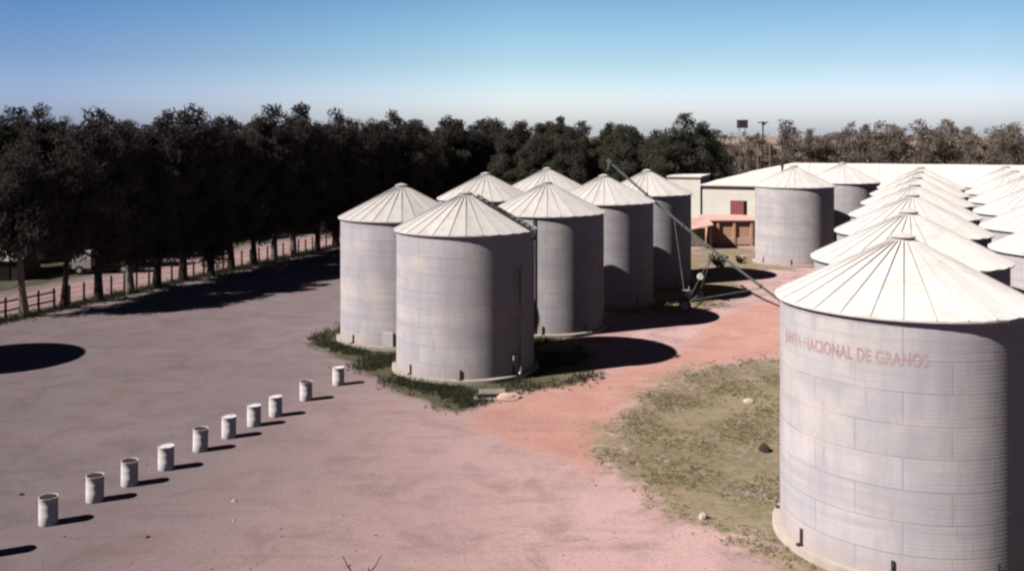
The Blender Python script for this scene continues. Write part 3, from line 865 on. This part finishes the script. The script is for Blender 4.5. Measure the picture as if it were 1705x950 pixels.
# pole frame and the dark tank above the roof
Yp = 140.0
hp = empty('pole_frame', (wpx(1271, Yp), Yp, 0))
zt = lambda py: CAMH - (py - YH) * Yp / FPX
legs = [wpx(1262, Yp) - wpx(1271, Yp), wpx(1282, Yp) - wpx(1271, Yp)]
for x in legs:
    b = MB(); b.tube([(x, 0, -0.2), (x, 0, zt(240))], [0.15, 0.11], 8); b.build('pole', M['bark_pale'], hp, True)
b = MB()
for py in (243, 266): b.bar((legs[0] - 0.2, 0.1, zt(py)), (legs[1] + 0.2, 0.1, zt(py)), 0.12, 0.16)
b.build('crossbar', M['bark_pale'], hp)
b = MB(); b.bar((0, 0.25, zt(275)), (0, 0.25, zt(202)), 0.16); b.build('mast', M['post'], hp)
b = MB(); b.bar((-0.75, 0.2, zt(204)), (0.75, 0.2, zt(204)), 0.16); b.box((0.1, 0.2, zt(206)), (0.5, 0.3, 0.4)); b.build('crossarm', M['post'], hp)
tag(hp, 'pale two legged pole frame with a dark crossarm standing above the warehouse roof', 'pole')
tk = empty('tank_stand', (wpx(1236, 141), 141, 0))
zt2 = lambda py: CAMH - (py - YH) * 141 / FPX
b = MB(); b.box((0, 0, zt2(207)), (1.35, 1.2, 1.1)); b.box((0, 0, zt2(200.2)), (1.45, 1.3, 0.08)); b.build('tank', M['dark_metal'], tk)
for sx in (-0.45, 0.45):
    b = MB(); b.bar((sx, 0, -0.1), (sx, 0, zt2(213)), 0.07); b.build('leg', M['bark_pale'], tk)
b = MB(); b.bar((-0.45, 0, 9), (0.45, 0, 11.5), 0.04); b.bar((0.45, 0, 9), (-0.45, 0, 11.5), 0.04); b.build('brace', M['bark_pale'], tk)
tag(tk, 'small dark square tank on thin legs against the pale sky', 'tank')

# ------------------------------------------------------------------ portable auger
foot = Vector((19.4, 67.6, 0.45)); top = Vector((7.65, 74.2, CAMH - (272 - YH) * 74.2 / FPX))
ag = empty('grain_auger', foot)
dv = (top - foot)
ax = dv.normalized()
t = MB()
npt = 14
pts = [dv * (k / npt) + Vector((0, 0, -0.30 * math.sin(math.pi * k / npt))) for k in range(npt + 1)]
t.tube(pts, 0.09, 10)
for k in (2, 5, 8, 11): t.tube([pts[k] - ax * 0.05, pts[k] + ax * 0.05], 0.16, 10)
t.build('tube', M['auger_green'], ag, True)
s = MB(); s.tube([dv, dv + ax * 0.35 + Vector((0, 0, 0.02))], 0.17, 10); s.tube([dv + ax * 0.15, dv + ax * 0.3 + Vector((0, 0, -0.7))], [0.14, 0.11], 8)
s.build('spout', M['auger_green'], ag, True)
h = MB()
h.add([(-.5, -.45, .25), (.5, -.45, .25), (.5, .45, .25), (-.5, .45, .25), (-.2, -.2, -.35), (.2, -.2, -.35), (.2, .2, -.35), (-.2, .2, -.35)],
      [(0, 1, 5, 4), (1, 2, 6, 5), (2, 3, 7, 6), (3, 0, 4, 7), (4, 5, 6, 7)])
h.build('hopper', M['auger_green'], ag)
pa, pb = Vector((12.25, 68.0, 0.42)) - foot, Vector((14.2, 72.7, 0.42)) - foot
f = MB(); f.tube([pa, pb], 0.06, 8)
for fr in (0.40, 0.62):
    q = dv * fr + Vector((0, 0, -0.45))
    for e in (pa.lerp(pb, 0.06), pa.lerp(pb, 0.94)): f.bar(e, q, 0.045)
f.bar(pa.lerp(pb, 0.5), dv * 0.12, 0.05)
f.build('undercarriage', M['auger_green'], ag)
aq = (pb - pa).normalized()
for c in (pa, pb):
    w = MB(); w.tube([c - aq * 0.11, c - aq * 0.07, c + aq * 0.07, c + aq * 0.11], [0.38, 0.42, 0.42, 0.38], 28); wo = w.build('wheel', M['rubber'], ag, True)
    w = MB(); w.tube([c - aq * 0.125, c + aq * 0.125], 0.33, 24); w.build('rim', M['white_paint'], wo, True)
e = MB(); mc = pa.lerp(pb, 0.05) + Vector((0.05, -0.1, 0.85)); e.box(mc, (0.55, 0.4, 0.45), 0.4); e.tube([mc + Vector((0.15, 0, 0.2)), mc + Vector((0.15, 0, 0.5))], 0.04, 8)
e.build('motor', M['auger_pale'], ag)
e = MB(); c = pa.lerp(pb, 0.8) + Vector((0.25, 0, 1.5)); e.tube([c - aq * 0.1, c + aq * 0.1], 0.24, 20); e.build('pulley', M['white_paint'], ag, True)
tag(ag, 'long grey green grain auger on two wheels slanting up over the silo roofs', 'auger')

# ------------------------------------------------------------------ beyond the fence: hut and lorry
hx, hy = (-40 - CX) * 82 / FPX, 82.0
ht = empty('hut', (hx, hy, 0))
hw_ = (36 - CX) * 82 / FPX - hx
b = MB(); b.box((hw_ / 2, 1.9, 0.85), (hw_ - 0.3, 3.4, 1.8)); b.build('wall', M['bark'], ht)  # dark colour stands in for shadow on the wall
b = MB(); b.add([(0, -.1, 1.78), (hw_, -.1, 1.78), (hw_, 3.9, 2.9), (0, 3.9, 2.9), (0, -.1, 1.70), (hw_, -.1, 1.70), (hw_, 3.9, 2.82), (0, 3.9, 2.82)],
                [(0, 1, 2, 3), (4, 7, 6, 5), (0, 4, 5, 1), (1, 5, 6, 2), (2, 6, 7, 3), (3, 7, 4, 0)])
b.build('roof', M['shed_roof'], ht)
b = MB(); b.box((hw_ * 0.6, 0.17, 0.85), (0.9, 0.06, 1.7)); b.build('door', M['dark_void'], ht)
tag(ht, 'low hut with shade painted into its wall and a white sloping roof, glimpsed beyond the nearest trunks', 'hut')

lx, ly = (143 - CX) * 86.5 / FPX, 86.5
lo = empty('lorry', (lx, ly, 0), R_(14))
b = MB(); b.add([(-1.0, -.9, .55), (-1.0, .9, .55), (.55, .9, .55), (.55, -.9, .55), (-1.0, -.9, 1.35), (-1.0, .9, 1.35), (-.65, -.82, 2.05), (-.65, .82, 2.05), (.5, .82, 2.05), (.5, -.82, 2.05), (.55, .9, 1.35), (.55, -.9, 1.35)],
                [(0, 1, 2, 3), (0, 4, 5, 1), (4, 6, 7, 5), (6, 9, 8, 7), (2, 10, 11, 3), (10, 8, 9, 11), (0, 3, 11, 4), (4, 11, 9, 6), (1, 5, 10, 2), (5, 7, 8, 10)])
b.build('cab', M['white_paint'], lo)
b = MB(); b.box((2.5, 0, 0.85), (3.6, 1.9, 0.16))
for y in (-0.93, 0.93): b.box((2.5, y, 1.25), (3.6, 0.07, 0.7))
for x in (0.72, 4.28): b.box((x, 0, 1.25), (0.07, 1.8, 0.7))
b.build('cargo_bed', M['car_red'], lo)
for x in (-0.4, 3.3):
    for y in (-0.85, 0.85):
        w = MB(); w.tube([(x, y - 0.12, 0.4), (x, y + 0.12, 0.4)], 0.4, 20); wo = w.build('wheel', M['rubber'], lo, True)
        w = MB(); w.tube([(x, y - 0.13, 0.4), (x, y + 0.13, 0.4)], 0.2, 16); w.build('rim', M['white_paint'], wo, True)
for y in (-0.6, 0.6):
    w = MB(); w.tube([(-1.0, y, 0.85), (-1.04, y, 0.85)], 0.11, 14); w.build('headlight', M['light_pipe'], lo, True)
w = MB(); w.add([(-.985, -.74, 1.40), (-.985, .74, 1.40), (-.70, .70, 1.97), (-.70, -.70, 1.97)], [(0, 1, 2, 3)]); w.build('windscreen', M['dark_void'], lo)
tag(lo, 'small lorry with white cab and dull red bed parked beyond the fence', 'lorry')

# ------------------------------------------------------------------ small things on the ground
def rock(name, px, py, w, h, mat, label, cat, seed):
    rd = random.Random(seed); x, y = G(px, py)
    m = MB(); n, k = 12, 6; vs = []
    prof = []
    for j in range(k):
        f = j / (k - 1); r = w / 2 * math.sqrt(max(0, 1 - f ** 1.8)); prof.append((r, h * f - 0.02))
    for r, z in prof:
        for i in range(n):
            a = 2 * math.pi * i / n; q = 1 + rd.uniform(-0.16, 0.16)
            vs.append((r * q * math.cos(a), 0.8 * r * q * math.sin(a), z * (1 + rd.uniform(-.1, .1))))
    fs = [(j * n + i, j * n + (i + 1) % n, (j + 1) * n + (i + 1) % n, (j + 1) * n + i) for j in range(k - 1) for i in range(n)]
    m.add(vs, fs)
    o = m.build(name, mat, None, True, 60); o.location = (x, y, 0); o.rotation_euler = (0, 0, rd.uniform(0, 6))
    tag(o, label, cat)
rock('stone', 1171, 862, 0.34, 0.22, M['stone'], 'white stone in the grass near the foot of the nearest silo', 'stone', 1)
rock('stone', 1247, 669, 0.52, 0.2, M['stone'], 'pale flat stone in the middle of the dry grass', 'stone', 2)
rock('stone', 1273, 750, 0.55, 0.32, M['dark_stone'], 'dark clod against the side of the nearest silo, on the grass', 'stone', 3)
rock('stone', 390, 834, 0.20, 0.10, M['stone'], 'small white stone alone on the yard beside the drum row', 'stone', 4)
rock('stone', 389, 866, 0.13, 0.06, M['stone'], 'tiny pale stone on the yard, nearer than the other one by the drums', 'stone', 5)
rock('stone', 246, 894, 0.16, 0.08, M['dark_stone'], 'small dark clod on the yard in front of the nearest drums', 'stone', 6)
rock('stone', 36, 823, 0.22, 0.08, M['dark_stone'], 'small dark clod on the yard behind the nearest drum', 'stone', 7)
rock('sand_heap', 847, 662, 1.35, 0.26, M['sand'], 'small heap of pale sand beside the drain pit', 'sand heap', 8)

# drain pit with a tilted cover
x, y = G(818, 661)
dp = empty('drain_pit', (x, y, 0), 0.08)
b = MB()
for cx_, cy_, w_, d_ in ((0, -0.42, 1.7, 0.16), (0, 0.42, 1.7, 0.16), (-0.77, 0, 0.16, 0.68), (0.77, 0, 0.16, 0.68)):
    b.box((cx_, cy_, 0.02), (w_, d_, 0.10))
b.build('rim', M['concrete'], dp)
b = MB(); b.box((0, 0, 0.012), (1.38, 0.68, 0.01)); b.build('opening', M['dark_void'], dp)
b = MB(); b.box((0.05, 0.40, 0.17), (1.25, 0.07, 0.24), m=Matrix.Rotation(-0.5, 4, 'X')); b.build('cover', M['concrete'], dp)
tag(dp, 'concrete drain pit with raised cover at the foot of the front silo', 'drain pit')

# bare twigs at the near edge of the yard
x, y = G(601, 962)
tw = empty('bare_shrub', (x, y, 0))
for pts in ([(-.10, 0, -.02), (-.22, 0, .14), (-.36, 0.02, .30), (-.52, 0.03, .62)], [(.10, 0, -.02), (.24, 0, .16), (.40, -.02, .34), (.58, -.03, .66)],
            [(0, 0, -.02), (.03, .02, .10), (.05, .05, .2)], [(.24, 0, .16), (.20, .03, .30)], [(-.36, .02, .30), (-.30, 0, .40)]):
    m = MB(); m.tube(pts, [0.028 * (1 - 0.6 * i / (len(pts) - 1)) for i in range(len(pts))], 6); m.build('branch', M['twig'], tw, True)
tag(tw, 'bare dry shrub with two forked branches at the near edge of the yard', 'shrub')

# ------------------------------------------------------------------ grass: nobody could count it
def grass(name, polys, row, mat, label):
    P = []; H = []
    for poly, n, h0, h1, keep in polys:
        lo_, hi_ = np.maximum(poly.min(0), [-20, 24]), np.minimum(poly.max(0), [16, 110])
        c = rng.uniform(lo_, hi_, (n * 4, 2))
        c = c[signed(poly, c[:, 0], c[:, 1]) > rng.normal(0.25, 0.5, len(c))]
        v = np.sin(c[:, 0] * 1.3 + 1.7 * np.sin(c[:, 1] * 0.8)) + np.sin(c[:, 1] * 1.1 + 2.0 * np.sin(c[:, 0] * 0.7 + 2))   # uneven cover
        c = c[rng.random(len(c)) < np.clip(0.40 + 0.42 * v, 0.02, 1) * keep][:n]
        P.append(c); H.append(rng.uniform(h0, h1, len(c)) * rng.choice([1, 1, 1, 1.8], len(c)))
    if row:
        row_y = rng.uniform(60, 112, row)
        P.append(np.stack([ROW0[0] + ROWD * (row_y - ROW0[1]) + rng.normal(0.1, 0.6, row), row_y], -1)); H.append(rng.uniform(0.08, 0.28, row))
    P = np.concatenate(P); H = np.concatenate(H)
    for cx_, cy_ in [(o.location.x, o.location.y) for o in used]:
        k = np.hypot(P[:, 0] - cx_, P[:, 1] - cy_) > SR + 0.3
        P, H = P[k], H[k]
    nb = 5
    P = np.repeat(P, nb, 0) + rng.normal(0, 0.06, (len(P) * nb, 2)); H = np.repeat(H, nb) * rng.uniform(0.6, 1.2, len(P))
    n = len(P); a = rng.uniform(0, 6.283, n); ln = rng.normal(0, 0.4, (n, 2)) * H[:, None]
    w = 0.022
    b0 = np.stack([P[:, 0] + np.cos(a) * w, P[:, 1] + np.sin(a) * w, np.full(n, -0.01)], -1)
    b1 = np.stack([P[:, 0] - np.cos(a) * w, P[:, 1] - np.sin(a) * w, np.full(n, -0.01)], -1)
    tp = np.stack([P[:, 0] + ln[:, 0], P[:, 1] + ln[:, 1], H], -1)
    V = np.stack([b0, b1, tp], 1).reshape(-1, 3)
    me = bpy.data.meshes.new(name)
    me.vertices.add(n * 3); me.vertices.foreach_set('co', V.ravel())
    me.loops.add(n * 3); me.loops.foreach_set('vertex_index', np.arange(n * 3, dtype=np.int32))
    me.polygons.add(n); me.polygons.foreach_set('loop_start', np.arange(0, n * 3, 3, dtype=np.int32))
    me.polygons.foreach_set('loop_total', np.full(n, 3, np.int32))
    me.update(); me.materials.append(mat)
    o = bpy.data.objects.new(name, me); col.objects.link(o)
    tag(o, label, 'grass', kind='stuff')
grass('dry_grass', [(GRASS_MAIN, 9000, 0.03, 0.085, 0.7), (GRASS_BACK, 4000, 0.05, 0.15, 0.7)], 0, M['grass'], 'thin straw and olive coloured grass beside the nearest silo')
grass('green_grass', [(GRASS_VERGE, 12000, 0.08, 0.24, 1.0)], 5000, M['grass_green'], 'thicker dark green grass round the left silos and the fence')

# ------------------------------------------------------------------ gravel and clods strewn over the yard
def gravel():
    n = 2200
    u = rng.uniform(-60, 1400, n); v = 470 + 500 * rng.random(n) ** 0.8
    Y = FPX * CAMH / (v - YH); X = (u - CX) * Y / FPX
    clump = np.sin(X * 0.7 + 2 * np.sin(Y * 0.33)) + np.sin(Y * 0.9 + 1.5 * np.sin(X * 0.4))
    rowx = ROW0[0] + ROWD * (Y - ROW0[1])
    k = (rng.random(n) < np.clip(0.35 + 0.3 * clump, 0.06, 1)) & (X > rowx + 1.0)
    for o in used: k &= np.hypot(X - o.location.x, Y - o.location.y) > SR + 0.4
    X, Y = X[k], Y[k]; n = len(X)
    r = rng.uniform(0.012, 0.028, n) * rng.choice([1, 1, 1, 1, 1, 1, 1.8], n)
    base = np.array([[1, 0, 0.1], [0, 1, 0.1], [-1, 0, 0.1], [0, -1, 0.1], [0, 0, 0.9], [0, 0, -0.5]])
    V = base[None] * r[:, None, None] * rng.uniform(0.7, 1.3, (n, 6, 1))
    a = rng.uniform(0, 6.28, n); c, q = np.cos(a)[:, None], np.sin(a)[:, None]
    V = np.stack([V[..., 0] * c - V[..., 1] * q + X[:, None], V[..., 0] * q + V[..., 1] * c + Y[:, None], V[..., 2]], -1).reshape(-1, 3)
    f = np.array([(0, 1, 4), (1, 2, 4), (2, 3, 4), (3, 0, 4), (1, 0, 5), (2, 1, 5), (3, 2, 5), (0, 3, 5)])
    F = (np.arange(n)[:, None, None] * 6 + f[None]).reshape(-1, 3)
    me = bpy.data.meshes.new('gravel'); me.from_pydata(V.tolist(), [], F.tolist())
    m, t, b = newmat('mixed_gravel', 0.95, 0.1)
    ge = t.nodes.new('ShaderNodeNewGeometry')
    cc = mixc(t, mrange(t, ge.outputs['Random Per Island'], 0.2, 0.9), (0.20, 0.145, 0.145), (0.50, 0.39, 0.37))
    t.links.new(cc, b.inputs['Base Color']); me.materials.append(m)
    o = bpy.data.objects.new('gravel', me); col.objects.link(o)
    tag(o, 'loose gravel and small clods strewn over the bare yard', 'gravel', kind='stuff')
gravel()
